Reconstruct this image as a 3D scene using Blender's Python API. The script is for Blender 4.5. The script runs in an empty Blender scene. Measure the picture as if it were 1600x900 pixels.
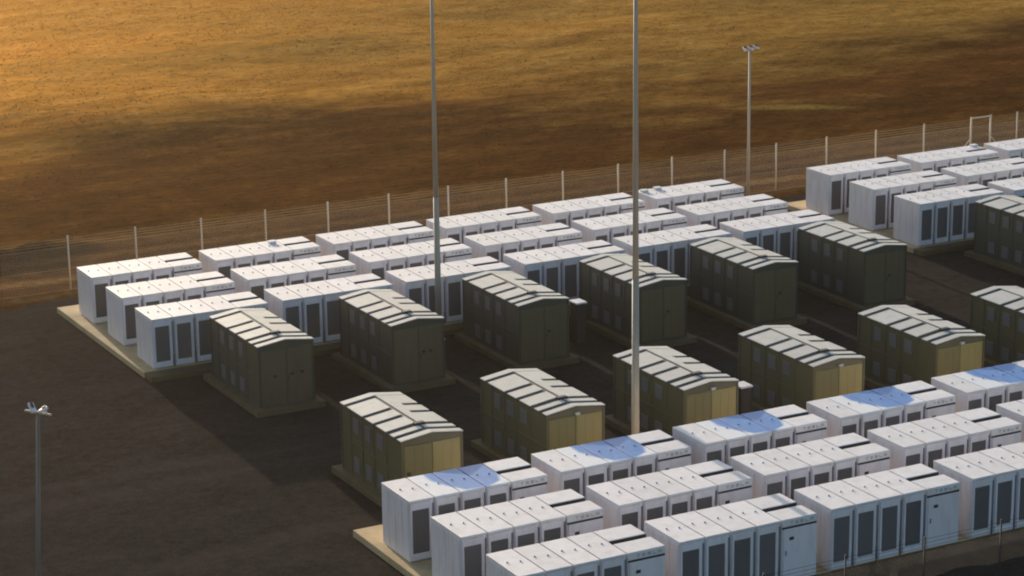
import bpy, bmesh, math, random
import numpy as np
from mathutils import Matrix, Vector

random.seed(7)
rng = np.random.default_rng(11)
scene = bpy.context.scene
C = scene.collection

# ------------------------------------------------------------------ camera
cam_d = bpy.data.cameras.new('camera')
cam = bpy.data.objects.new('camera', cam_d)
C.objects.link(cam)
cam_d.sensor_width = 36.0
cam_d.lens = 3789.4 / 1600 * 36.0
cam_d.clip_start = 0.5
cam_d.clip_end = 9000
CP = Vector((-32.5629, -70.951, 30.296))
YAW, PIT, ROL = 0.4888, 0.2668, -0.0133
fw = Vector((math.cos(PIT) * math.sin(YAW), math.cos(PIT) * math.cos(YAW), -math.sin(PIT)))
r0 = Vector((math.cos(YAW), -math.sin(YAW), 0))
u0 = r0.cross(fw)
rr = r0 * math.cos(ROL) + u0 * math.sin(ROL)
uu = -r0 * math.sin(ROL) + u0 * math.cos(ROL)
M = Matrix(((rr.x, uu.x, -fw.x, CP.x), (rr.y, uu.y, -fw.y, CP.y), (rr.z, uu.z, -fw.z, CP.z), (0, 0, 0, 1)))
cam.matrix_world = M
scene.camera = cam

# ------------------------------------------------------------------ sky, sun, exposure
SUN_EL = math.radians(9.0)
SUN_AZ = math.radians(3.3)           # from +Y towards +X
world = bpy.data.worlds.new('World')
scene.world = world
world.use_nodes = True
wn = world.node_tree
for n in list(wn.nodes):
    wn.nodes.remove(n)
sky = wn.nodes.new('ShaderNodeTexSky')
sky.sky_type = 'NISHITA'
sky.sun_disc = False
sky.sun_elevation = SUN_EL
sky.sun_rotation = SUN_AZ
sky.dust_density = 2.5
sky.ozone_density = 2.0
bg = wn.nodes.new('ShaderNodeBackground')
bg.inputs['Strength'].default_value = 0.14
wo = wn.nodes.new('ShaderNodeOutputWorld')
wn.links.new(sky.outputs[0], bg.inputs[0])
wn.links.new(bg.outputs[0], wo.inputs[0])

sun_d = bpy.data.lights.new('sun', 'SUN')
sun_d.energy = 5.0
sun_d.angle = math.radians(0.5)
sun_d.color = (1.0, 0.84, 0.66)
sun = bpy.data.objects.new('sun', sun_d)
C.objects.link(sun)
sdir = Vector((math.sin(SUN_AZ) * math.cos(SUN_EL), math.cos(SUN_AZ) * math.cos(SUN_EL), math.sin(SUN_EL)))
sun.rotation_euler = sdir.to_track_quat('Z', 'Y').to_euler()
sun.location = (0, 60, 60)

scene.view_settings.view_transform = 'Standard'
scene.view_settings.look = 'None'
scene.view_settings.gamma = 1.0
scene.view_settings.use_curve_mapping = False
scene.view_settings.exposure = 0.8
scene.render.engine = 'CYCLES'
scene.cycles.max_bounces = 8
scene.cycles.diffuse_bounces = 4
scene.cycles.volume_bounces = 0
scene.cycles.filter_width = 2.0


# ------------------------------------------------------------------ materials
def new_mat(name):
    m = bpy.data.materials.new(name)
    m.use_nodes = True
    nt = m.node_tree
    b = nt.nodes['Principled BSDF']
    return m, nt, b


def N(nt, kind, **kw):
    n = nt.nodes.new(kind)
    for k, v in kw.items():
        if k in n.inputs:
            n.inputs[k].default_value = v
        else:
            setattr(n, k, v)
    return n


def noise(nt, vec, scale, detail=4, rough=0.55):
    n = N(nt, 'ShaderNodeTexNoise', Scale=scale, Detail=detail, Roughness=rough)
    nt.links.new(vec, n.inputs['Vector'])
    return n.outputs['Fac']


def ramp(nt, fac, stops):
    r = nt.nodes.new('ShaderNodeValToRGB')
    el = r.color_ramp.elements
    while len(el) < len(stops):
        el.new(0.5)
    for e, (p, c) in zip(el, stops):
        e.position = p
        e.color = (*c, 1) if len(c) == 3 else c
    nt.links.new(fac, r.inputs['Fac'])
    return r.outputs['Color']


def mix(nt, fac, a, b, mode='MIX'):
    m = nt.nodes.new('ShaderNodeMix')
    m.data_type = 'RGBA'
    m.blend_type = mode
    for s, v in ((0, fac), (6, a), (7, b)):
        if isinstance(v, (int, float)):
            m.inputs[s].default_value = v
        elif isinstance(v, tuple):
            m.inputs[s].default_value = (*v, 1)
        else:
            nt.links.new(v, m.inputs[s])
    return m.outputs[2]


def math_n(nt, op, a, b=None, clamp=False):
    m = nt.nodes.new('ShaderNodeMath')
    m.operation = op
    m.use_clamp = clamp
    for i, v in enumerate((a, b)):
        if v is None:
            continue
        if isinstance(v, (int, float)):
            m.inputs[i].default_value = v
        else:
            nt.links.new(v, m.inputs[i])
    return m.outputs[0]


def bump(nt, b, h, strength, dist):
    n = N(nt, 'ShaderNodeBump', Strength=strength, Distance=dist)
    nt.links.new(h, n.inputs['Height'])
    nt.links.new(n.outputs[0], b.inputs['Normal'])


def pos(nt):
    return nt.nodes.new('ShaderNodeNewGeometry').outputs['Position']


def sxyz(nt, v):
    s = nt.nodes.new('ShaderNodeSeparateXYZ')
    nt.links.new(v, s.inputs[0])
    return s.outputs


def scaled(nt, v, s):
    m = nt.nodes.new('ShaderNodeMapping')
    m.inputs['Scale'].default_value = s
    nt.links.new(v, m.inputs['Vector'])
    return m.outputs[0]


def painted(name, col, rough=0.45, dirt=(0.25, 0.2, 0.15), amount=0.25, var=0.08, metal=0.0, streak=True):
    m, nt, b = new_mat(name)
    p = pos(nt)
    d1 = noise(nt, scaled(nt, p, (1.3, 1.3, 0.35) if streak else (1, 1, 1)), 2.2, 6, 0.65)
    f = ramp(nt, d1, [(0.45, (0, 0, 0)), (0.78, (1, 1, 1))])
    oi = nt.nodes.new('ShaderNodeObjectInfo')
    v = math_n(nt, 'ADD', math_n(nt, 'MULTIPLY', oi.outputs['Random'], var), 1 - var)
    vc = nt.nodes.new('ShaderNodeCombineColor')
    for i in range(3):
        nt.links.new(v, vc.inputs[i])
    base = mix(nt, 1.0, col, vc.outputs[0], 'MULTIPLY')
    c = mix(nt, math_n(nt, 'MULTIPLY', f, amount), base, dirt)
    nt.links.new(c, b.inputs['Base Color'])
    b.inputs['Roughness'].default_value = rough
    b.inputs['Metallic'].default_value = metal
    return m


MAT = {}
MAT['white'] = painted('white_paint', (0.80, 0.755, 0.77), 0.42, (0.45, 0.36, 0.27), 0.42, 0.09)
MAT['lid'] = painted('white_lid_paint', (0.82, 0.785, 0.775), 0.5, (0.50, 0.43, 0.36), 0.45, 0.11, streak=False)
MAT['grille'] = painted('grille_grey', (0.115, 0.11, 0.112), 0.6, (0.16, 0.13, 0.10), 0.4, 0.25)
MAT['dark'] = painted('dark_grey', (0.03, 0.03, 0.033), 0.6, (0.08, 0.07, 0.06), 0.3, 0.1)
MAT['conduit'] = painted('conduit_grey', (0.17, 0.18, 0.22), 0.5, (0.12, 0.1, 0.08), 0.3, 0.1)
MAT['letters'] = painted('grey_lettering', (0.40, 0.38, 0.385), 0.5, (0.4, 0.38, 0.36), 0.1, 0.02)
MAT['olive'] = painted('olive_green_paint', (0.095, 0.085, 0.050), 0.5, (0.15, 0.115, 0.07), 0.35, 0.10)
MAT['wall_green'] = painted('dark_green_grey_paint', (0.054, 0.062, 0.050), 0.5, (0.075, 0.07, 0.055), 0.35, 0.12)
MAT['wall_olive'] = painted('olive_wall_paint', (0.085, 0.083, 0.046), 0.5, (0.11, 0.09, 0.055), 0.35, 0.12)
MAT['olive_front'] = painted('olive_bounce_lit', (0.160, 0.137, 0.052), 0.5, (0.17, 0.13, 0.07), 0.35, 0.10)  # near-row left leaf; warm bounce light put into the olive
MAT['olive_door'] = painted('olive_bounce_lit_bright', (0.265, 0.220, 0.075), 0.5, (0.19, 0.14, 0.08), 0.35, 0.10)  # near-row right leaf; stronger bounce light put into the olive
MAT['side_panel'] = painted('pale_grey_louvre_paint', (0.115, 0.125, 0.14), 0.5, (0.14, 0.12, 0.1), 0.3, 0.15)
MAT['roof'] = painted('pale_roof_sheet', (0.54, 0.53, 0.485), 0.5, (0.36, 0.33, 0.27), 0.5, 0.08, streak=False)
MAT['roof_base'] = painted('grey_roof_deck', (0.06, 0.057, 0.052), 0.7, (0.08, 0.07, 0.06), 0.3, 0.1, streak=False)
MAT['steel'] = painted('galvanised_steel', (0.40, 0.35, 0.28), 0.6, (0.26, 0.2, 0.14), 0.35, 0.06, 0.0)
MAT['post'] = painted('weathered_fence_post', (0.50, 0.43, 0.33), 0.6, (0.28, 0.2, 0.13), 0.4, 0.15)
MAT['wire'] = painted('fence_wire', (0.30, 0.27, 0.23), 0.6, (0.2, 0.15, 0.1), 0.3, 0.05)
MAT['dark_post'] = painted('dark_fence_post', (0.03, 0.028, 0.026), 0.7, (0.05, 0.04, 0.03), 0.3, 0.1)


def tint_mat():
    m, nt, b = new_mat('white_lid_with_blue_tint')
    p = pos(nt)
    a = N(nt, 'ShaderNodeAttribute', attribute_name='tint')
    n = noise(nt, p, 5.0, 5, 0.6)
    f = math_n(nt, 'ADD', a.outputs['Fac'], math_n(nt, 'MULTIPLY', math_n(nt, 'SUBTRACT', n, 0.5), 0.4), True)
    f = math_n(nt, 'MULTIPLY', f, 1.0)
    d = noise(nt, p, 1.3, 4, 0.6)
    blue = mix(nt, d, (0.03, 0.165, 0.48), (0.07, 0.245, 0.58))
    c = mix(nt, f, (0.79, 0.79, 0.79), blue)  # soft-edged blue patch mixed into the white lid colour
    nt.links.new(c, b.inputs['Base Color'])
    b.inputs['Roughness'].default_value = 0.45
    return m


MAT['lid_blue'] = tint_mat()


def concrete(name='concrete', k=1.0):
    m, nt, b = new_mat(name)
    p = pos(nt)
    n = noise(nt, p, 1.1, 7, 0.65)
    c = ramp(nt, n, [(0.3, (0.50, 0.36, 0.18)), (0.55, (0.64, 0.48, 0.26)), (0.8, (0.72, 0.56, 0.33))])
    n2 = noise(nt, p, 40, 3, 0.6)
    c = mix(nt, 0.25, c, ramp(nt, n2, [(0.3, (0.2, 0.18, 0.14)), (0.7, (0.55, 0.5, 0.4))]))
    c = mix(nt, 1.0, c, (k, k, k), 'MULTIPLY')
    nt.links.new(c, b.inputs['Base Color'])
    b.inputs['Roughness'].default_value = 0.9
    b.inputs['Specular IOR Level'].default_value = 0.1
    bump(nt, b, n2, 0.3, 0.01)
    return m


MAT['concrete'] = concrete('concrete', 0.84)
MAT['shade_concrete'] = concrete('shade_darkened_concrete', 0.22)  # pad concrete darkened; the shade at fronts and plinths is in its colour


def gravel():
    m, nt, b = new_mat('dark_gravel')
    p = pos(nt)
    big = noise(nt, scaled(nt, p, (0.6, 1, 1)), 0.42, 7, 0.68)
    mid = noise(nt, p, 2.6, 6, 0.7)
    fine = noise(nt, p, 22, 4, 0.75)
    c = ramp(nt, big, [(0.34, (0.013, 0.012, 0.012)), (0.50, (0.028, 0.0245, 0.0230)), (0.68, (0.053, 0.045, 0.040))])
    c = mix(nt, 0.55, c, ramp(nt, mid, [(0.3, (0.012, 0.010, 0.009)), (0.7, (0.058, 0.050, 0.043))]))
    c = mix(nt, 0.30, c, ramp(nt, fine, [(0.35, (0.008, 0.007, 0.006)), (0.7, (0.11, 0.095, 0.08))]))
    # pale wheel tracks compacted along the row direction
    s = sxyz(nt, p)
    wob = noise(nt, scaled(nt, p, (0.06, 0.06, 0.06)), 1.0, 3)
    yy = math_n(nt, 'ADD', s[1], math_n(nt, 'MULTIPLY', wob, 5.0))
    for y0, w in ((14.0, 0.8), (12.3, 1.0), (5.0, 0.9), (-3.4, 0.9), (-5.4, 1.0)):
        d = math_n(nt, 'ABSOLUTE', math_n(nt, 'SUBTRACT', yy, y0))
        t = math_n(nt, 'SUBTRACT', 1.0, math_n(nt, 'DIVIDE', d, w), True)
        t = math_n(nt, 'MULTIPLY', t, math_n(nt, 'MULTIPLY', mid, 0.75))
        c = mix(nt, t, c, (0.064, 0.054, 0.046))
    nt.links.new(c, b.inputs['Base Color'])
    b.inputs['Roughness'].default_value = 0.95
    b.inputs['Specular IOR Level'].default_value = 0.0
    h = math_n(nt, 'ADD', math_n(nt, 'MULTIPLY', fine, 0.4), mid)
    bump(nt, b, h, 0.12, 0.02)
    return m


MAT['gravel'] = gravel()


def field_mat(name, blade=False):
    m, nt, b = new_mat(name)
    p = pos(nt)
    s = sxyz(nt, p)
    st = scaled(nt, p, (0.55, 1.0, 1.0))
    big = noise(nt, scaled(nt, p, (0.5, 1.0, 0.2)), 0.055, 5, 0.6)
    mid = noise(nt, st, 0.33, 6, 0.65)
    fine = noise(nt, st, 2.6, 8, 0.78)
    # worked dark earth near the fence, dry grass farther out: boundary wanders along the field
    edge = math_n(nt, 'ADD', s[1], math_n(nt, 'MULTIPLY', math_n(nt, 'SUBTRACT', big, 0.5), 75.0))
    edge = math_n(nt, 'ADD', edge, math_n(nt, 'MULTIPLY', math_n(nt, 'SUBTRACT', mid, 0.5), 16.0))
    t = math_n(nt, 'DIVIDE', math_n(nt, 'SUBTRACT', edge, 63.0), 24.0, True)
    earth = ramp(nt, mid, [(0.30, (0.044, 0.018, 0.006)), (0.52, (0.072, 0.030, 0.009)), (0.72, (0.112, 0.052, 0.015))])
    grass = ramp(nt, mid, [(0.30, (0.095, 0.055, 0.015)), (0.52, (0.155, 0.095, 0.027)), (0.72, (0.235, 0.150, 0.048))])
    c = mix(nt, t, earth, grass)
    near = math_n(nt, 'DIVIDE', math_n(nt, 'SUBTRACT', -14.0, s[1]), 3.0, True)  # unseen ground past the near fence, paled to bounce warm light
    c = mix(nt, near, c, ramp(nt, mid, [(0.3, (0.22, 0.15, 0.085)), (0.7, (0.42, 0.31, 0.19))]))
    if not blade:
        # graded strip along the fence: pale and dark wheel bands
        wob = noise(nt, scaled(nt, p, (0.12, 0.12, 0.1)), 1.0, 4)
        yy = math_n(nt, 'ADD', s[1], math_n(nt, 'MULTIPLY', math_n(nt, 'SUBTRACT', wob, 0.5), 1.6))
        for y0, w, col, k in ((37.6, 0.7, (0.085, 0.06, 0.03), 0.8), (39.3, 0.55, (0.06, 0.032, 0.012), 0.9),
                              (40.4, 0.7, (0.22, 0.13, 0.055), 0.8), (41.9, 0.6, (0.10, 0.05, 0.018), 0.7),
                              (42.9, 0.5, (0.045, 0.028, 0.012), 0.85), (43.9, 0.6, (0.15, 0.085, 0.035), 0.6),
                              (47.0, 2.0, (0.15, 0.085, 0.028), 0.6)):
            d = math_n(nt, 'ABSOLUTE', math_n(nt, 'SUBTRACT', yy, y0))
            q = math_n(nt, 'SUBTRACT', 1.0, math_n(nt, 'DIVIDE', d, w), True)
            q = math_n(nt, 'MULTIPLY', math_n(nt, 'SQRT', q), k)
            c = mix(nt, math_n(nt, 'MULTIPLY', q, math_n(nt, 'ADD', fine, 0.35), True), c, col)
        # pale grass oval out in the worked earth
        dx = math_n(nt, 'DIVIDE', math_n(nt, 'SUBTRACT', s[0], 56.2), 4.2)
        dy = math_n(nt, 'DIVIDE', math_n(nt, 'ADD', math_n(nt, 'SUBTRACT', s[1], 57.0), math_n(nt, 'MULTIPLY', math_n(nt, 'SUBTRACT', s[0], 56.2), 0.55)), 1.1)
        dd = math_n(nt, 'ADD', math_n(nt, 'MULTIPLY', dx, dx), math_n(nt, 'MULTIPLY', dy, dy))
        dd = math_n(nt, 'ADD', dd, math_n(nt, 'MULTIPLY', mid, 0.8))
        q = math_n(nt, 'SUBTRACT', 1.5, dd, True)
        c = mix(nt, math_n(nt, 'MULTIPLY', q, 0.7), c, (0.19, 0.135, 0.035))
        # old narrow track through the field
        ty = math_n(nt, 'ADD', s[1], math_n(nt, 'MULTIPLY', s[0], 0.42))
        ty = math_n(nt, 'ADD', ty, math_n(nt, 'MULTIPLY', wob, 4.0))
        d = math_n(nt, 'ABSOLUTE', math_n(nt, 'SUBTRACT', ty, 83.5))
        q = math_n(nt, 'SUBTRACT', 1.0, math_n(nt, 'DIVIDE', d, 0.7), True)
        c = mix(nt, math_n(nt, 'MULTIPLY', q, 0.75), c, (0.05, 0.025, 0.008))
    c = mix(nt, 0.62, c, ramp(nt, fine, [(0.3, (0.02, 0.02, 0.02)), (0.5, (0.5, 0.5, 0.5)), (0.7, (1, 1, 1))]), 'OVERLAY')
    if blade:
        oi = mix(nt, 1.0, c, (1.3, 1.25, 1.15), 'MULTIPLY')
        d1 = nt.nodes.new('ShaderNodeBsdfDiffuse')
        d2 = nt.nodes.new('ShaderNodeBsdfTranslucent')
        nt.links.new(oi, d1.inputs[0])
        nt.links.new(oi, d2.inputs[0])
        ms = nt.nodes.new('ShaderNodeMixShader')
        ms.inputs[0].default_value = 0.25
        nt.links.new(d1.outputs[0], ms.inputs[1])
        nt.links.new(d2.outputs[0], ms.inputs[2])
        nt.links.new(ms.outputs[0], nt.nodes['Material Output'].inputs['Surface'])
    else:
        nt.links.new(c, b.inputs['Base Color'])
        b.inputs['Roughness'].default_value = 1.0
        b.inputs['Specular IOR Level'].default_value = 0.0
        # orange gloss put on grass to imitate sun glow; little on bare earth
        gl = N(nt, 'ShaderNodeBsdfGlossy', Roughness=0.22)
        gl.inputs['Color'].default_value = (1.0, 0.48, 0.07, 1)
        ms = nt.nodes.new('ShaderNodeMixShader')
        nt.links.new(math_n(nt, 'ADD', math_n(nt, 'MULTIPLY', math_n(nt, 'MULTIPLY', t, 0.12), fine), 0.003), ms.inputs[0])
        nt.links.new(b.outputs[0], ms.inputs[1])
        nt.links.new(gl.outputs[0], ms.inputs[2])
        nt.links.new(ms.outputs[0], nt.nodes['Material Output'].inputs['Surface'])
        bump(nt, b, math_n(nt, 'ADD', fine, math_n(nt, 'MULTIPLY', mid, 2.0)), 0.2, 0.05)
    return m


MAT['field'] = field_mat('dry_field_earth')
MAT['blade'] = field_mat('dry_grass_blades', True)


def soil_mat():
    m, nt, b = new_mat('brown_soil')
    p = pos(nt)
    n = noise(nt, p, 1.2, 7, 0.7)
    f = noise(nt, p, 14, 5, 0.7)
    c = ramp(nt, n, [(0.3, (0.11, 0.060, 0.025)), (0.5, (0.25, 0.115, 0.050)), (0.72, (0.34, 0.165, 0.08))])
    c = mix(nt, 0.4, c, ramp(nt, f, [(0.3, (0.03, 0.025, 0.015)), (0.7, (0.18, 0.12, 0.08))]))
    nt.links.new(c, b.inputs['Base Color'])
    b.inputs['Roughness'].default_value = 1.0
    bump(nt, b, f, 0.6, 0.03)
    return m


MAT['soil'] = soil_mat()


# ------------------------------------------------------------------ mesh helpers
class MB:
    """collects boxes and tubes into one mesh"""

    def __init__(self):
        self.bm = bmesh.new()

    def box(self, x0, x1, y0, y1, z0, z1, bev=0.0):
        t = bmesh.new()
        vs = [t.verts.new((x, y, z)) for x in (x0, x1) for y in (y0, y1) for z in (z0, z1)]
        for f in ((0, 1, 3, 2), (4, 6, 7, 5), (0, 4, 5, 1), (2, 3, 7, 6), (0, 2, 6, 4), (1, 5, 7, 3)):
            t.faces.new([vs[i] for i in f])
        if bev:
            bmesh.ops.bevel(t, geom=list(t.edges), offset=bev, segments=2, profile=0.5, affect='EDGES')
        self._add(t)
        return self

    def prism(self, prof, a0, a1, axis='y'):
        """profile points (x,z) swept along y, or (y,z) swept along x"""
        t = bmesh.new()
        mk = (lambda p, a: (p[0], a, p[1])) if axis == 'y' else (lambda p, a: (a, p[0], p[1]))
        A = [t.verts.new(mk(p, a0)) for p in prof]
        B = [t.verts.new(mk(p, a1)) for p in prof]
        n = len(prof)
        t.faces.new(A)
        t.faces.new(B[::-1])
        for i in range(n):
            t.faces.new([A[(i + 1) % n], A[i], B[i], B[(i + 1) % n]])
        self._add(t)
        return self

    def tube(self, a, b, ra, rb=None, n=10):
        rb = ra if rb is None else rb
        a, b = Vector(a), Vector(b)
        q = (b - a).to_track_quat('Z', 'Y')
        t = bmesh.new()
        A, B = [], []
        for i in range(n):
            w = 2 * math.pi * i / n
            d = q @ Vector((math.cos(w), math.sin(w), 0))
            A.append(t.verts.new(a + d * ra))
            B.append(t.verts.new(b + d * rb))
        t.faces.new(A)
        t.faces.new(B[::-1])
        for i in range(n):
            f = t.faces.new([A[i], A[(i + 1) % n], B[(i + 1) % n], B[i]])
            f.smooth = n > 6
        self._add(t)
        return self

    def _add(self, t):
        me = bpy.data.meshes.new('tmp')
        bmesh.ops.recalc_face_normals(t, faces=list(t.faces))
        t.to_mesh(me)
        t.free()
        self.bm.from_mesh(me)
        bpy.data.meshes.remove(me)

    def mesh(self, name, mat):
        me = bpy.data.meshes.new(name)
        self.bm.to_mesh(me)
        self.bm.free()
        me.materials.append(MAT[mat])
        return me


def obj(name, me, parent=None, loc=(0, 0, 0), rot=None):
    o = bpy.data.objects.new(name, me)
    C.objects.link(o)
    o.parent = parent
    o.location = loc
    if rot:
        o.rotation_euler = rot
    return o


def tag(o, label, cat, group=None):
    o['label'] = label
    o['category'] = cat
    if group:
        o['group'] = group
    return o


def thing(name, loc, label, cat, group=None):
    o = bpy.data.objects.new(name, None)
    C.objects.link(o)
    o.empty_display_size = 0.3
    o.location = loc
    return tag(o, label, cat, group)


def struct(name, me, loc=(0, 0, 0)):
    o = obj(name, me, None, loc)
    o['kind'] = 'structure'
    return o


GZ = -0.25     # gravel level; concrete pads rise to z = 0


# ------------------------------------------------------------------ ground
def vnoise(x, y, seed):
    """smooth value noise on arrays"""
    xi, yi = np.floor(x).astype(np.int64), np.floor(y).astype(np.int64)
    fx, fy = x - xi, y - yi
    fx, fy = fx * fx * (3 - 2 * fx), fy * fy * (3 - 2 * fy)

    def h(a, b):
        v = np.sin(a * 127.1 + b * 311.7 + seed * 74.7) * 43758.5453
        return v - np.floor(v)
    return (h(xi, yi) * (1 - fx) + h(xi + 1, yi) * fx) * (1 - fy) + (h(xi, yi + 1) * (1 - fx) + h(xi + 1, yi + 1) * fx) * fy


def field_z(x, y):
    k = np.clip((y - 36.6) / 1.2, 0, 1)
    rough = np.clip((y - 41) / 6, 0.25, 1)
    z = (vnoise(x * 0.05, y * 0.09, 1) - 0.5) * 0.9 * np.clip((y - 46) / 25, 0, 1)
    z = z + rough * ((vnoise(x * 0.35, y * 0.55, 2) - 0.5) * 0.05 + (vnoise(x * 0.9, y * 1.3, 3) - 0.5) * 0.06)
    # windrow of spoil by the left end of the fence
    berm = np.exp(-((y - 45.6 - 0.1 * x) / 0.75) ** 2) * np.clip((6.5 - x) / 4, 0, 1)
    z = z + berm * (0.22 + 0.55 * vnoise(x * 1.1, y * 1.1, 4))
    return np.where(k > 0, GZ - 0.02 + 0.05 * k + z * k, GZ - 0.06)


def grid_mesh(name, xs, ys, zf, mat):
    X, Y = np.meshgrid(xs, ys)
    Z = zf(X, Y)
    co = np.stack([X, Y, Z], -1).reshape(-1, 3)
    nx, ny = len(xs), len(ys)
    i = np.arange((ny - 1) * (nx - 1))
    a = (i // (nx - 1)) * nx + i % (nx - 1)
    q = np.stack([a, a + 1, a + nx + 1, a + nx], -1)
    me = bpy.data.meshes.new(name)
    me.vertices.add(len(co))
    me.vertices.foreach_set('co', co.ravel().astype(np.float32))
    me.loops.add(q.size)
    me.loops.foreach_set('vertex_index', q.ravel().astype(np.int32))
    me.polygons.add(len(q))
    me.polygons.foreach_set('loop_start', (np.arange(len(q)) * 4).astype(np.int32))
    me.polygons.foreach_set('use_smooth', np.ones(len(q), bool))
    me.update(calc_edges=True)
    me.materials.append(MAT[mat])
    return me


xs = np.concatenate([[-4000, -1200, -400, -120, -50], np.arange(-25, 125, 0.4), [135, 160, 220, 400, 1200, 4000]])
ys = np.concatenate([[-4000, -1200, -400, -150, -60, 0, 30, 36.5], np.arange(36.9, 150, 0.4), [155, 170, 200, 300, 600, 1500, 4000]])
struct('ground', grid_mesh('ground', xs, ys, field_z, 'field'))

# gravel yard with a slightly ragged far edge
gx = np.concatenate([[-300, -60], np.arange(-20, 90, 1.0), [100, 200, 400]])
me = bpy.data.meshes.new('gravel_yard')
top = [(x, 36.75 + 0.25 * math.sin(x * 0.37) + 0.18 * math.sin(x * 1.31 + 1), GZ) for x in gx]
bot = [(x, -15.2 + 0.3 * math.sin(x * 0.5), GZ) for x in gx]
me.from_pydata(top + bot, [], [(i, i + len(gx), i + len(gx) + 1, i + 1) for i in range(len(gx) - 1)])
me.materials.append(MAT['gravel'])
yard = struct('gravel_yard', me)
# flip if needed so that the sheet faces up
if me.polygons[0].normal.z < 0:
    me.flip_normals()

# strip of brown soil along the near edge
me = bpy.data.meshes.new('soil_strip')
sx = np.arange(-0.4, 70, 0.6)
a = [(x, -9.735, -0.03) for x in sx]
b_ = [(x, -11.35 + 0.14 * math.sin(x * 1.3) + 0.1 * math.sin(x * 3.1 + 2), GZ + 0.004) for x in sx]
n = len(sx)
me.from_pydata(a + b_, [], [(i, i + n, i + n + 1, i + 1) for i in range(n - 1)])
me.materials.append(MAT['soil'])
struct('soil_strip', me)

# dry grass over the field: thousands of small blades in tufts
def grass():
    cnt = 45000
    # even over the part of the field in and around the view
    t = rng.random(cnt)
    y = 46 + (132 - 46) * t ** 0.8
    x = -10 + rng.random(cnt) * 120
    clump = vnoise(x * 0.12, y * 0.2, 9) * 0.6 + vnoise(x * 0.5, y * 0.8, 10) * 0.4
    keep = clump > 0.42 - 0.1 * np.clip((y - 70) / 30, 0, 1)
    # the ground behind the clusters only
    x, y = x[keep], y[keep]
    z = field_z(x, y)
    n = len(x)
    V, F = [], []
    k = 3
    ang = rng.random((n, k)) * math.pi
    hgt = 0.03 + 0.055 * rng.random((n, k))
    wid = 0.025 + 0.05 * rng.random((n, k))
    lean = (rng.random((n, k, 2)) - 0.5) * 0.22
    off = (rng.random((n, k, 2)) - 0.5) * 0.28
    bx = x[:, None] + off[..., 0]
    by = y[:, None] + off[..., 1]
    bz = np.broadcast_to(z[:, None] - 0.04, bx.shape)
    dx, dy = np.cos(ang) * wid, np.sin(ang) * wid
    p0 = np.stack([bx - dx, by - dy, bz], -1)
    p1 = np.stack([bx + dx, by + dy, bz], -1)
    p2 = np.stack([bx + lean[..., 0] + dx * 0.6, by + lean[..., 1] + dy * 0.6, bz + hgt], -1)
    p3 = np.stack([bx + lean[..., 0] - dx * 0.5, by + lean[..., 1] - dy * 0.5, bz + hgt * 0.85], -1)
    co = np.stack([p0, p1, p2, p3], 2).reshape(-1, 3)
    nf = n * k
    me = bpy.data.meshes.new('dry_grass')
    me.vertices.add(nf * 4)
    me.vertices.foreach_set('co', co.ravel().astype(np.float32))
    me.loops.add(nf * 4)
    me.loops.foreach_set('vertex_index', np.arange(nf * 4, dtype=np.int32))
    me.polygons.add(nf)
    me.polygons.foreach_set('loop_start', (np.arange(nf) * 4).astype(np.int32))
    me.update(calc_edges=True)
    me.materials.append(MAT['blade'])
    o = obj('dry_grass', me)
    o['kind'] = 'stuff'
    tag(o, 'dry straw-coloured grass scattered over the brown field behind the fence', 'grass')


grass()


# ------------------------------------------------------------------ concrete pads
def pad(x0, x1, y0, y1, z1=0.0, name='concrete_pad', mat='concrete'):
    o = obj(name, MB().box(x0, x1, y0, y1, GZ - 0.08, z1, 0.02).mesh(name, mat))
    o['kind'] = 'structure'
    return o


PN, PF = 5.836, 5.9555
FX, FY, FR = 0.2519, 33.254, 3.9775
GX, GY, GR = 40.6583, 33.1522, 3.8325
NR = 3.8258
pad(-0.36, 41.0, -9.74, 1.63)
pad(-0.30, 36.6, 22.98, 34.75)
pad(-0.27, 36.6, 22.16, 22.98, -0.006, 'shaded_pad_strip', 'shade_concrete')  # front strip of the pad, darkened to carry the shade there
pad(40.25, 76.0, 23.2, 34.7)
pad(40.28, 76.0, 22.5, 23.2, -0.006, 'shaded_pad_strip', 'shade_concrete')  # same painted shade strip on the far right pad

# ------------------------------------------------------------------ battery blocks
D, H = 2.197, 2.2
W = 0.975


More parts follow.
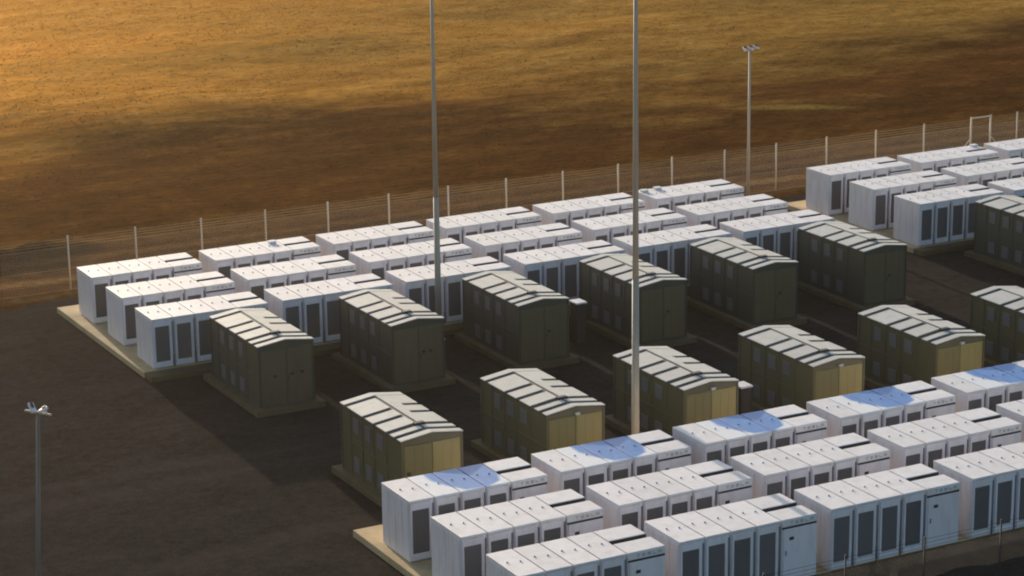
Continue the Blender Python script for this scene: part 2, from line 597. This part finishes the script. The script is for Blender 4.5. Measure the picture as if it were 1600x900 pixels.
def cabinet_meshes():
    ms = {}
    b = MB().box(0.026, W - 0.026, -D + 0.05, -0.012, 0.05, 2.13, 0.012)
    b.box(0.05, W - 0.05, -D + 0.12, -0.08, 0.0, 0.05)
    for x0, x1 in ((0.014, 0.028), (W - 0.028, W - 0.014)):       # shallow pressed panels on both sides
        for i in range(4):
            y0 = -D + 0.13 + i * 0.505
            b.box(x0, x1, y0, y0 + 0.455, 0.12, 2.06)
    ms['body'] = b.mesh('cabinet', 'white')
    ms['lid'] = MB().box(0.024, W - 0.024, -D + 0.0, 0.0, 2.13, H, 0.018).mesh('lid', 'lid')
    d = MB()                                                   # door frame round the grille
    X0, X1, G0, G1, Z0, Z1 = 0.055, W - 0.125, 0.125, 0.755, 0.30, 1.85
    y0, y1 = -D + 0.004, -D + 0.052
    d.box(X0, G0, y0, y1, 0.07, 2.10, 0.006).box(G1, X1, y0, y1, 0.07, 2.10, 0.006)
    d.box(G0, G1, y0 + 0.002, y1, 0.07, Z0, 0.006).box(G0, G1, y0 + 0.002, y1, Z1, 2.10, 0.006)
    ms['door'] = d.mesh('door', 'white')
    g = MB().box(G0, G1, -D + 0.035, -D + 0.049, Z0, Z1)
    for i in range(22):
        z = Z0 + 0.03 + i * (Z1 - Z0 - 0.05) / 22
        g.prism([(-D + 0.012, z), (-D + 0.035, z + 0.030), (-D + 0.035, z + 0.042), (-D + 0.012, z + 0.010)], G0 + 0.005, G1 - 0.005, 'x')
    ms['grille'] = g.mesh('grille', 'grille')
    c = MB().tube((W - 0.062, -D + 0.02, 0.02), (W - 0.062, -D + 0.02, 2.0), 0.022, n=8)
    c.box(W - 0.095, W - 0.03, -D + 0.0, -D + 0.045, 0.12, 0.55, 0.005)
    ms['conduit'] = c.mesh('conduit', 'conduit')
    v = MB().tube((0, 0, H - 0.002), (0, 0, H + 0.03), 0.035, 0.028, 10)
    ms['vent_cap'] = v.mesh('vent_cap', 'conduit')
    return ms


CM = cabinet_meshes()

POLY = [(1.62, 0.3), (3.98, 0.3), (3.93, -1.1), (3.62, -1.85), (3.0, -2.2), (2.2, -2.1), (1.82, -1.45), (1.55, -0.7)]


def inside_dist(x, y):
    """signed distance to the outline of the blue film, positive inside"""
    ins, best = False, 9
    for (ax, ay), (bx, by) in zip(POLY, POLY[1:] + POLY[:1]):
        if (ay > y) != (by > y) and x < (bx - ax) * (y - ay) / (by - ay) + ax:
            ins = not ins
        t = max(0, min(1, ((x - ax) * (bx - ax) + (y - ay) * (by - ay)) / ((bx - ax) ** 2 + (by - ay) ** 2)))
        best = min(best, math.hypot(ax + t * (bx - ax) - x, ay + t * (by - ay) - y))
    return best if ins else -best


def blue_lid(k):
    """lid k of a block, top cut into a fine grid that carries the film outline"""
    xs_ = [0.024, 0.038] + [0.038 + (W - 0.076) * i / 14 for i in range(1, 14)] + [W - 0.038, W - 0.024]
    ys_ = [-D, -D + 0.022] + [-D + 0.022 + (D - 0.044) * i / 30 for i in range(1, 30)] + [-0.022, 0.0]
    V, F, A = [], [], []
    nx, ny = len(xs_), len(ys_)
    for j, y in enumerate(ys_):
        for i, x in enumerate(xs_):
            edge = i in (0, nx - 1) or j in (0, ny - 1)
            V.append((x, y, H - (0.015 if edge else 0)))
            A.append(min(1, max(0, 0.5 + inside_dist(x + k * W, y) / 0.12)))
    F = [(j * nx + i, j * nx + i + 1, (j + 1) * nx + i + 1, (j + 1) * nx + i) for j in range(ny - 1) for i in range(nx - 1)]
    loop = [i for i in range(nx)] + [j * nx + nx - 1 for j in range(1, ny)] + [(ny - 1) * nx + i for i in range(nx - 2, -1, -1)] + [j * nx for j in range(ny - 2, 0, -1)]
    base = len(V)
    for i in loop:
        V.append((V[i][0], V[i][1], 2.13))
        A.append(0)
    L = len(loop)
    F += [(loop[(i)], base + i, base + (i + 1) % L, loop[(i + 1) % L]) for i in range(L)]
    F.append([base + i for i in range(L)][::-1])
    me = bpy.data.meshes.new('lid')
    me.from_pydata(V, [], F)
    at = me.attributes.new('tint', 'FLOAT', 'POINT')
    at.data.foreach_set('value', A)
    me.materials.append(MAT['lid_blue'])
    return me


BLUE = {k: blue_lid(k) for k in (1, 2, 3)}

AW = 1.40                                                      # the wider cabinet at the right end


def letters():
    """five spaced capital letters, upright on the plane y = 0, as thin raised bars"""
    b = MB()
    h, w, s, t = 0.105, 0.13, 0.030, 0.006
    x = 0.0

    def bar(x0, x1, z0, z1):
        b.box(x0, x1, -t, 0.0, z0, z1)
    # T
    bar(x, x + w, h - s, h)
    bar(x + w / 2 - s / 2, x + w / 2 + s / 2, 0, h - s - 0.008)
    x += w + 0.065
    # E, three bars
    for z in (0, h / 2 - s / 2, h - s):
        bar(x, x + w, z, z + s * 0.9)
    x += w + 0.065
    # S
    for z in (0, h / 2 - s / 2, h - s):
        bar(x, x + w, z, z + s)
    bar(x, x + s, h / 2 + s / 2, h - s)
    bar(x + w - s, x + w, s, h / 2 - s / 2)
    x += w + 0.065
    # L
    bar(x, x + s, 0, h)
    bar(x + s, x + w, 0, s)
    x += w + 0.065
    # A, cap bar over two legs
    bar(x, x + w, h - s, h)
    bar(x, x + s, 0, h - s - 0.008)
    bar(x + w - s, x + w, 0, h - s - 0.008)
    bar(x + s, x + w - s, h * 0.28, h * 0.28 + s * 0.8)
    return b.mesh('lettering', 'letters')


def inverter_meshes():
    ms = {}
    b = MB().box(0.02, AW - 0.01, -D + 0.05, -0.02, 0.05, 2.02, 0.012)
    b.box(0.06, AW - 0.06, -D + 0.12, -0.08, 0.0, 0.05)
    for i in range(4):
        y0 = -D + 0.13 + i * 0.505
        b.box(AW - 0.012, AW, y0, y0 + 0.455, 0.12, 1.95)
    ms['body'] = b.mesh('inverter_cabinet', 'white')
    ms['front_lid'] = MB().box(0.02, AW, -D + 0.015, -1.25, 1.925, H - 0.01, 0.03).mesh('front_lid', 'lid')
    ms['back_lid'] = MB().box(0.0 + 0.012, AW, -1.0, 0.0, 2.02, H + 0.005, 0.03).mesh('back_lid', 'lid')
    ms['slot'] = MB().box(0.05, AW - 0.03, -1.249, -1.02, 2.015, 2.06).box(0.03, AW - 0.02, -1.02, -1.0005, 2.015, 2.188).mesh('vent_trough', 'dark')
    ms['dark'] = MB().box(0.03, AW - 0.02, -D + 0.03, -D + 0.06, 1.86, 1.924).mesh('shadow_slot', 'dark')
    ms['door'] = MB().box(0.075, AW - 0.02, -D + 0.008, -D + 0.052, 0.06, 1.858, 0.01).mesh('door', 'white')
    ms['display'] = MB().box(0.30, 0.47, -D - 0.006, -D + 0.008, 1.46, 1.57, 0.004).mesh('display', 'dark')
    hb = MB().box(0.15, 0.18, -D - 0.03, -D - 0.012, 0.95, 1.12, 0.004)
    hb.box(0.158, 0.172, -D - 0.014, -D + 0.01, 0.98, 0.995).box(0.158, 0.172, -D - 0.014, -D + 0.01, 1.075, 1.09)
    ms['handle'] = hb.mesh('handle', 'conduit')
    ms['letters'] = letters()
    return ms


IM = inverter_meshes()


def block(loc, label, group, blue=False):
    t = thing('battery_block', (loc[0] + random.uniform(-0.03, 0.03), loc[1] + random.uniform(-0.03, 0.03), 0), label, 'battery block', group)
    t.rotation_euler = (0, 0, math.radians(random.uniform(-0.25, 0.25)))
    for k in range(4):
        c = obj('cabinet', CM['body'], t, (k * W, 0, 0))
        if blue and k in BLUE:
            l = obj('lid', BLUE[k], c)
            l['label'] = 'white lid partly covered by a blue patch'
        else:
            obj('lid', CM['lid'], c)
        obj('door', CM['door'], c)
        obj('grille', CM['grille'], c)
        obj('conduit', CM['conduit'], c)
        for x, y in ((0.27, -0.98), (0.68, -1.09)):
            obj('vent_cap', CM['vent_cap'], c, (x, y, 0))
    a = obj('inverter_cabinet', IM['body'], t, (4 * W + 0.01, 0, 0))
    fl = obj('front_lid', IM['front_lid'], a)
    obj('back_lid', IM['back_lid'], a)
    obj('vent_trough', IM['slot'], a)
    obj('recess_strip', IM['dark'], a)
    obj('door', IM['door'], a)
    obj('display', IM['display'], a)
    obj('handle', IM['handle'], a)
    obj('lettering', IM['letters'], a, (0.33, -D + 0.0155, 2.0))['kind'] = 'stuff'
    return t


ORD = ['first', 'second', 'third', 'fourth', 'fifth', 'sixth']
GRP_N = 'battery blocks in the near cluster'
GRP_F = 'battery blocks in the far left cluster'
GRP_G = 'battery blocks in the far right cluster'
for i in range(5):
    ex = ['first from left beside open gravel', 'second from left by a mast', 'third from left', 'fourth from left', 'fifth from left at the right edge'][i]
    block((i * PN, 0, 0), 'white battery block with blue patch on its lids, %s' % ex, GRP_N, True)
for i in range(5):
    block((i * PN, -NR, 0), 'plain white battery block, %s from left in the near middle row' % ORD[i], GRP_N)
for i in range(4):
    ex = ['first from left, cut off by the bottom edge', 'second from left', 'third from left, front grilles fully in view', 'fourth from left, cut off at the right edge'][i]
    block((i * PN, -2 * NR, 0), 'white battery block in the frontmost row, %s' % ex, GRP_N)
ROWN = ['back row by the fence', 'middle row', 'front row by kiosks']
for r in range(3):
    for i in range(6):
        block((FX + i * PF, FY - r * FR, 0), 'white battery block, %s from left in the far left %s' % (ORD[i], ROWN[r]), GRP_F)
for r in range(3):
    for i in range((3, 2, 2)[r]):
        block((GX + i * PF, GY - r * GR, 0), 'white battery block, %s from left in the far right %s' % (ORD[i], ROWN[r]), GRP_G)

# small white boxes standing on some of the far lids
BOX = MB().box(-0.17, 0.17, -0.14, 0.14, 0, 0.10, 0.015).box(-0.19, 0.19, -0.16, 0.16, 0.10, 0.118, 0.006).mesh('roof_box', 'lid')
for (x, y), ex in (((9.75, 32.75), 'fourth cabinet of the second far back-row block'), ((30.35, 32.78), 'left cabinet of the sixth far back-row block, left of two'),
                   ((31.25, 32.95), 'left cabinets of the sixth far back-row block, right of two'), ((51.6, 32.8), 'back-row block below the square fence frame')):
    o = obj('roof_box', BOX, None, (x, y, H + 0.002))
    tag(o, 'small white box on the %s' % ex, 'box', 'small boxes on far battery lids')


# ------------------------------------------------------------------ green kiosks
HW, HD, EV, RISE = 2.38, 5.16, 2.50, 0.16


def house_meshes():
    ms = {}
    prof = [(0, 0), (HW, 0), (HW, EV), (HW / 2, EV + RISE), (0, EV)]
    b = MB().prism(prof, 0.0, HD)
    for x in (0, HW):
        for y in (0, HD):
            b.box(x - 0.03, x + 0.03, y - 0.03, y + 0.03, 0, EV - 0.01)
    for y in (1.25, 2.32, 3.32, 4.32):
        b.box(-0.018, 0.01, y - 0.02, y + 0.02, 0.02, EV - 0.02)
        b.box(HW - 0.01, HW + 0.018, y - 0.02, y + 0.02, 0.02, EV - 0.02)
    b.box(-0.022, 0.01, 0.05, HD - 0.05, 1.24, 1.30)
    ms['wall'] = b.mesh('wall', 'wall_green')
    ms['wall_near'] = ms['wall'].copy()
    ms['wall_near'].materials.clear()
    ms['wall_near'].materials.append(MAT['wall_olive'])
    o = 0.035
    e, top = EV + 0.004, EV + RISE + 0.012
    roof = [(-o, e - 0.02), (-o, e + 0.03), (HW / 2, top + 0.03), (HW + o, e + 0.03), (HW + o, e - 0.02), (HW / 2, top - 0.01)]
    ms['roof'] = MB().prism(roof, -o, HD + o).mesh('roof', 'roof_base')
    sl = RISE / (HW / 2)

    def plate(side, x0, x1, f0, f1, th=0.035, lift=0.034):
        """raised sheet on one slope; x measured from the ridge outwards, f from the back (0) to the front (1)"""
        y1, y0 = HD + o - f0 * (HD + 2 * o), HD + o - f1 * (HD + 2 * o)
        zr = top + lift
        if side < 0:
            p = [(HW / 2 - x0, zr - x0 * sl), (HW / 2 - x1, zr - x1 * sl), (HW / 2 - x1, zr - x1 * sl + th), (HW / 2 - x0, zr - x0 * sl + th)]
        else:
            p = [(HW / 2 + x0, zr - x0 * sl), (HW / 2 + x1, zr - x1 * sl), (HW / 2 + x1, zr - x1 * sl + th), (HW / 2 + x0, zr - x0 * sl + th)]
        return MB().prism(p, y0, y1).mesh('roof_panel', 'roof')
    X1 = HW / 2 + o + 0.01
    P = []
    for f0, f1 in ((0.0, 0.07), (0.94, 1.0)):
        P.append(plate(-1, 0.0, X1, f0, f1))
        P.append(plate(1, 0.0, X1, f0, f1))
    for f0, f1 in ((0.125, 0.37), (0.425, 0.55), (0.605, 0.76), (0.825, 0.885)):
        P.append(plate(-1, 0.09, X1, f0, f1))
    for f0, f1 in ((0.08, 0.29), (0.345, 0.475), (0.53, 0.76), (0.825, 0.885)):
        P.append(plate(1, 0.035 if f0 < 0.7 else 0.0, X1, f0, f1))
    # right slope plates joined near the ridge by a strip, leaving short slots
    P.append(plate(1, 0.035, 0.55, 0.292, 0.343))
    P.append(plate(1, 0.035, 0.40, 0.477, 0.528))
    ms['panels'] = P
    yv = HD + o - 0.80 * (HD + 2 * o)
    ms['cowl'] = MB().box(HW / 2 - 0.2, HW / 2 + 0.2, yv - 0.1, yv + 0.12, top + 0.02, top + 0.13, 0.02).mesh('ridge_cowl', 'dark')
    # louvred side panels
    s = MB().box(-0.026, 0.004, 0.06, 0.54, 0, 0.56, 0.004)
    for i in range(5):
        s.box(-0.034, -0.024, 0.10, 0.50, 0.05 + i * 0.1, 0.10 + i * 0.1)
    ms['side_panel'] = s.mesh('side_panel', 'side_panel')
    for nm, mat in (('leaf', 'olive'), ('leaf1', 'olive_front'), ('leaf2', 'olive_door')):
        w = HW / 2 - 0.10
        d = MB().box(0, w, -0.024, 0.004, 0.04, EV - 0.16, 0.006)
        for i in range(3):
            d.box(0.06 + i * (w - 0.06) / 3, 0.06 + (i + 1) * (w - 0.06) / 3 - 0.06, -0.032, -0.022, 0.12, EV - 0.26)
        ms[nm] = d.mesh('door', mat)
    hd = MB().box(-0.015, 0.015, -0.07, -0.052, -0.1, 0.1, 0.004).box(-0.01, 0.01, -0.055, -0.02, -0.08, -0.06).box(-0.01, 0.01, -0.055, -0.02, 0.06, 0.08)
    ms['handle'] = hd.mesh('handle', 'dark')
    ms['vent'] = MB().tube((0, -0.02, 0), (0, -0.06, 0), 0.075, 0.07, 14).mesh('round_vent', 'dark')
    ms['lamp'] = MB().box(-0.09, 0.09, -0.13, 0.0, -0.05, 0.05, 0.012).mesh('wall_lamp', 'roof')
    pl = MB().box(-0.30, HW + 0.32, -0.42, HD + 0.42, GZ - 0.06, -0.001, 0.02)
    ms['plinth'] = pl.mesh('plinth', 'shade_concrete')
    return ms


HM = house_meshes()


def house(x, y, label, group, vents=((1.43, 1.27),), lamp=False, khaki=False):  # khaki fronts carry bounce light in their colour
    t = thing('equipment_kiosk', (x, y, 0), label, 'kiosk', group)
    obj('plinth', HM['plinth'], t)
    w = obj('wall', HM['wall_near' if khaki else 'wall'], t)
    r = obj('roof', HM['roof'], t)
    for m in HM['panels']:
        obj('roof_panel', m, r)
    obj('ridge_cowl', HM['cowl'], r)
    for z in (0.22, 1.72):
        for yy in (1.50, 2.52, 3.54):
            obj('side_panel', HM['side_panel'], w, (0, yy, z))
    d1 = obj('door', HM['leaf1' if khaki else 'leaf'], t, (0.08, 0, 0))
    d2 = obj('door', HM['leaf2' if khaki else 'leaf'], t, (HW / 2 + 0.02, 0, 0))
    obj('handle', HM['handle'], d2, (0.07, 0, 1.1))
    for vx, vz in vents:
        obj('round_vent', HM['vent'], w, (vx, -0.012, vz))
    if lamp:
        obj('wall_lamp', HM['lamp'], w, (HW / 2 + 0.05, -0.002, EV - 0.06))
    return t


KX = [2.10, 8.02, 13.97, 19.92, 25.80, 31.85, 42.40]
KL = ['leftmost in its row with three round vents', 'second from left in its row with two round vents', 'third from left in its row',
      'fourth in its row, half behind the pole', 'fifth from left in its row', 'sixth from left at the end before the open gap', 'past the gap and cut off by the right edge']
KV = [((0.68, 1.25), (1.42, 1.26), (1.87, 1.28)), ((1.43, 1.27), (1.74, 1.27)), ((1.43, 1.27),), ((1.43, 1.27),), ((1.43, 1.27),), ((1.43, 1.27),), ((1.43, 1.27),)]
for x, l, v in zip(KX, KL, KV):
    house(x, 15.95, 'dark green kiosk by far batteries, %s' % l, 'kiosks beside the far batteries', v)
HX = [2.03, 7.90, 13.78, 19.66, 25.57, 31.45]
HL = ['leftmost in its row', 'second in its row', 'third in its row, just right of the pale pole', 'fourth in its row', 'fifth in its row', 'last in its row, cut off at the right edge']
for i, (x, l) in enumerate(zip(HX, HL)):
    house(x, 2.55, 'kiosk with warm light painted on its front behind near batteries, %s' % l, 'kiosks behind the near batteries', ((0.25, 1.3),) if i == 0 else (), i > 0, True)

# slim service pillars beside two kiosks
PB = MB().box(-0.24, 0.24, -0.30, 0.30, -0.25, 1.52, 0.015).mesh('pillar_body', 'dark')
PT = MB().box(-0.28, 0.28, -0.34, 0.34, 1.52, 1.60, 0.02).mesh('pillar_cap', 'lid')
PD = MB().box(-0.18, 0.18, -0.318, -0.298, 0.0, 1.4, 0.005).mesh('pillar_door', 'dark')
for (x, y), ex in (((17.75, 4.59), 'right of the third kiosk in the near row'), ((18.22, 18.37), 'between the third and fourth dark green kiosks')):
    t = thing('service_pillar', (x, y, 0), 'slim service pillar with pale cap, %s' % ex, 'pillar', 'service pillars by the kiosks')
    obj('body', PB, t)
    obj('cap', PT, t)
    obj('door', PD, t)

# ------------------------------------------------------------------ poles
def mast(x, y, h, r0_, r1_, label):
    t = thing('tall_mast', (x, y, GZ), label, 'mast', 'tall tapered masts')
    b = MB().tube((0, 0, 0), (0, 0, h * 0.36), r0_, r0_ * 0.64 + r1_ * 0.36, 20)
    b.tube((0, 0, h * 0.36), (0, 0, h), r0_ * 0.60 + r1_ * 0.36, r1_, 20)
    obj('shaft', b.mesh('shaft', 'steel'), t)
    fl = MB().tube((0, 0, 0.0), (0, 0, 0.04), r0_ + 0.13, n=20)
    fl = obj('base_flange', fl.mesh('base_flange', 'steel'), t)
    bo = MB().tube((0, 0, 0.04), (0, 0, 0.10), 0.018, n=6).mesh('bolt', 'steel')
    for i in range(6):
        w = i * math.pi / 3
        obj('bolt', bo, fl, ((r0_ + 0.07) * math.cos(w), (r0_ + 0.07) * math.sin(w), 0))
    obj('tip_rod', MB().tube((0, 0, h), (0, 0, h + 2.0), 0.02, 0.008, 8).mesh('tip_rod', 'steel'), t)


mast(13.04, 21.75, 18.0, 0.155, 0.058, 'tall grey mast rising from between the far batteries and kiosks')
mast(11.36, 2.06, 21.0, 0.155, 0.062, 'tall mast with pale foot behind the blue patched near batteries')


MAT['brown_pole'] = painted('brown_grey_pole', (0.17, 0.145, 0.12), 0.6, (0.14, 0.1, 0.07), 0.3, 0.05)


def lamp_pole(x, y, h, rot, label, heads, tilt=0.0, mat='post'):
    t = thing('lamp_pole', (x, y, GZ), label, 'lamp pole', 'floodlight poles')
    t.rotation_euler = (Matrix.Rotation(tilt, 3, 'Y') @ Matrix.Rotation(rot, 3, 'Z')).to_euler()
    obj('shaft', MB().tube((0, 0, 0), (0, 0, h), 0.09, 0.055, 16).mesh('shaft', mat), t)
    obj('base_flange', MB().tube((0, 0, 0), (0, 0, 0.03), 0.2, n=16).mesh('base_flange', 'steel'), t)
    obj('crossarm', MB().box(-0.45, 0.45, -0.035, 0.035, h - 0.08, h - 0.02, 0.008).mesh('crossarm', 'steel'), t)
    for hx, yaw, sz in heads:
        hb = MB().box(-0.10 * sz, 0.10 * sz, -0.30 * sz, 0.18 * sz, -0.045, 0.045, 0.02)
        hb.box(-0.03, 0.03, -0.03, 0.03, -0.12, -0.04)
        hd = obj('floodlight', hb.mesh('floodlight', 'lid'), t, (hx, 0, h + 0.10), (math.radians(24), 0, yaw))
        obj('lens', MB().box(-0.08 * sz, 0.08 * sz, -0.27 * sz, 0.12 * sz, -0.052, -0.043).mesh('lens', 'dark'), hd)
        obj('heat_sink', MB().box(-0.05 * sz, 0.05 * sz, -0.12 * sz, 0.12 * sz, 0.044, 0.085, 0.008).mesh('heat_sink', 'dark'), hd)


lamp_pole(38.8, 35.9, 8.6, 0.2, 'slim lamp pole with floodlights in the gap beside the fence', [(-0.4, -0.3, 0.75), (0.0, 0.1, 0.75), (0.42, 0.4, 0.75)])
lamp_pole(-13.62, -4.6, 8.5, -0.9, 'lamp pole standing on open gravel in the lower left corner', [(-0.22, 0.9, 0.85), (0.22, -0.7, 0.55)], 0.064, 'brown_pole')


# ------------------------------------------------------------------ fences
def mesh_panel(w, h, mat):
    """one bay of woven wire: crossing thin wires plus straight line wires"""
    V, F = [], []
    r = 0.0035

    def rib(x0, z0, x1, z1, rr_):
        dx, dz = x1 - x0, z1 - z0
        L = math.hypot(dx, dz)
        nx_, nz_ = -dz / L * rr_, dx / L * rr_
        n0 = len(V)
        for (px, pz) in ((x0, z0), (x1, z1)):
            V.append((px + nx_, -rr_ * 0.7, pz + nz_))
            V.append((px - nx_, -rr_ * 0.7, pz - nz_))
            V.append((px, rr_, pz))
        for a_, b2 in ((0, 1), (1, 2), (2, 0)):
            F.append((n0 + a_, n0 + b2, n0 + 3 + b2, n0 + 3 + a_))
    s = 0.14
    k = -h
    while k < w:
        for sg in (1, -1):
            a_, b2 = max(0, k), min(w, k + h)
            if b2 - a_ > 0.02:
                if sg == 1:
                    rib(a_, a_ - k, b2, b2 - k, r)
                else:
                    rib(a_, h - (a_ - k), b2, h - (b2 - k), r)
        k += s
    for z in (0.02, h * 0.5, h):
        rib(0, z, w, z, 0.006)
    for z in (h + 0.14, h + 0.27, h + 0.40):
        rib(0, z, w, z, 0.006)
    me = bpy.data.meshes.new('wire_panel')
    me.from_pydata(V, [], F)
    me.materials.append(MAT[mat])
    return me


def fence(x0, x1, y, step, label, rp, pmat, wmat, frame_at=None, top=2.70):
    t = thing('wire_fence', (x0, y, GZ), label, 'fence', 'site fences')
    pm = MB().tube((0, 0, -0.2), (0, 0, top), rp, n=10).tube((0, 0, top), (0, 0, top + 0.015), rp + 0.008, n=10).mesh('post', pmat)
    wp = mesh_panel(step - 2 * rp, 2.15, wmat)
    nb = int(round((x1 - x0) / step))
    for i in range(nb + 1):
        x = i * step
        if frame_at is not None and i == frame_at:
            f = obj('gate_frame', MB().tube((0, 0, -0.2), (0, 0, top + 0.05), rp * 1.2, n=10).tube((1.42, 0, -0.2), (1.42, 0, top + 0.05), rp * 1.2, n=10)
                    .tube((0, 0, top - 0.02), (1.42, 0, top - 0.02), rp, n=10).mesh('gate_frame', pmat), t, (x, 0, 0))
            for a_, b2 in (((0, 0, 1.5), (-1.5, 0, 0.0)), ((1.42, 0, 1.5), (2.9, 0, 0.0))):
                obj('brace', MB().tube(a_, b2, rp * 0.7, n=8).mesh('brace', pmat), f)
            obj('wire_panel', mesh_panel(1.42 - 2 * rp, 2.15, wmat), t, (x + rp, 0, 0.04))
            obj('wire_panel', mesh_panel(step - 1.42 - 2 * rp, 2.15, wmat), t, (x + 1.42 + rp, 0, 0.04))
            continue
        obj('post', pm, t, (x - (0.35 if i == 1 and frame_at else 0), 0, 0))
        if i < nb:
            obj('wire_panel', wp, t, (x + rp, 0, 0.04))
    return t


fence(1.50 - 3.39 * 2, 1.50 + 3.39 * 22, 38.2, 3.39, 'wire fence with pale posts between the far batteries and the brown field', 0.045, 'post', 'wire', 18)
fence(9.40 - 3.05, 9.40 + 3.05 * 8, -13.8, 3.05, 'thin dark posted fence across the bottom right corner', 0.028, 'dark_post', 'dark_post', None, 2.66)

# ------------------------------------------------------------------ low warm haze, added to imitate the glow from the sun
hz = MB().box(-150, 260, -120, 330, -2.0, 40.0).mesh('haze', 'white')
hz.materials.clear()
m = bpy.data.materials.new('glow_haze')
m.use_nodes = True
nt = m.node_tree
for nn in list(nt.nodes):
    nt.nodes.remove(nn)
pv = nt.nodes.new('ShaderNodeVolumePrincipled')
pv.inputs['Color'].default_value = (1.0, 0.83, 0.58, 1)
pv.inputs['Density'].default_value = 0.0001
pv.inputs['Anisotropy'].default_value = 0.82
out = nt.nodes.new('ShaderNodeOutputMaterial')
nt.links.new(pv.outputs[0], out.inputs['Volume'])
hz.materials.append(m)
ho = obj('haze', hz)
ho['kind'] = 'stuff'
tag(ho, 'thin warm haze added for glow over the whole site and field', 'haze')
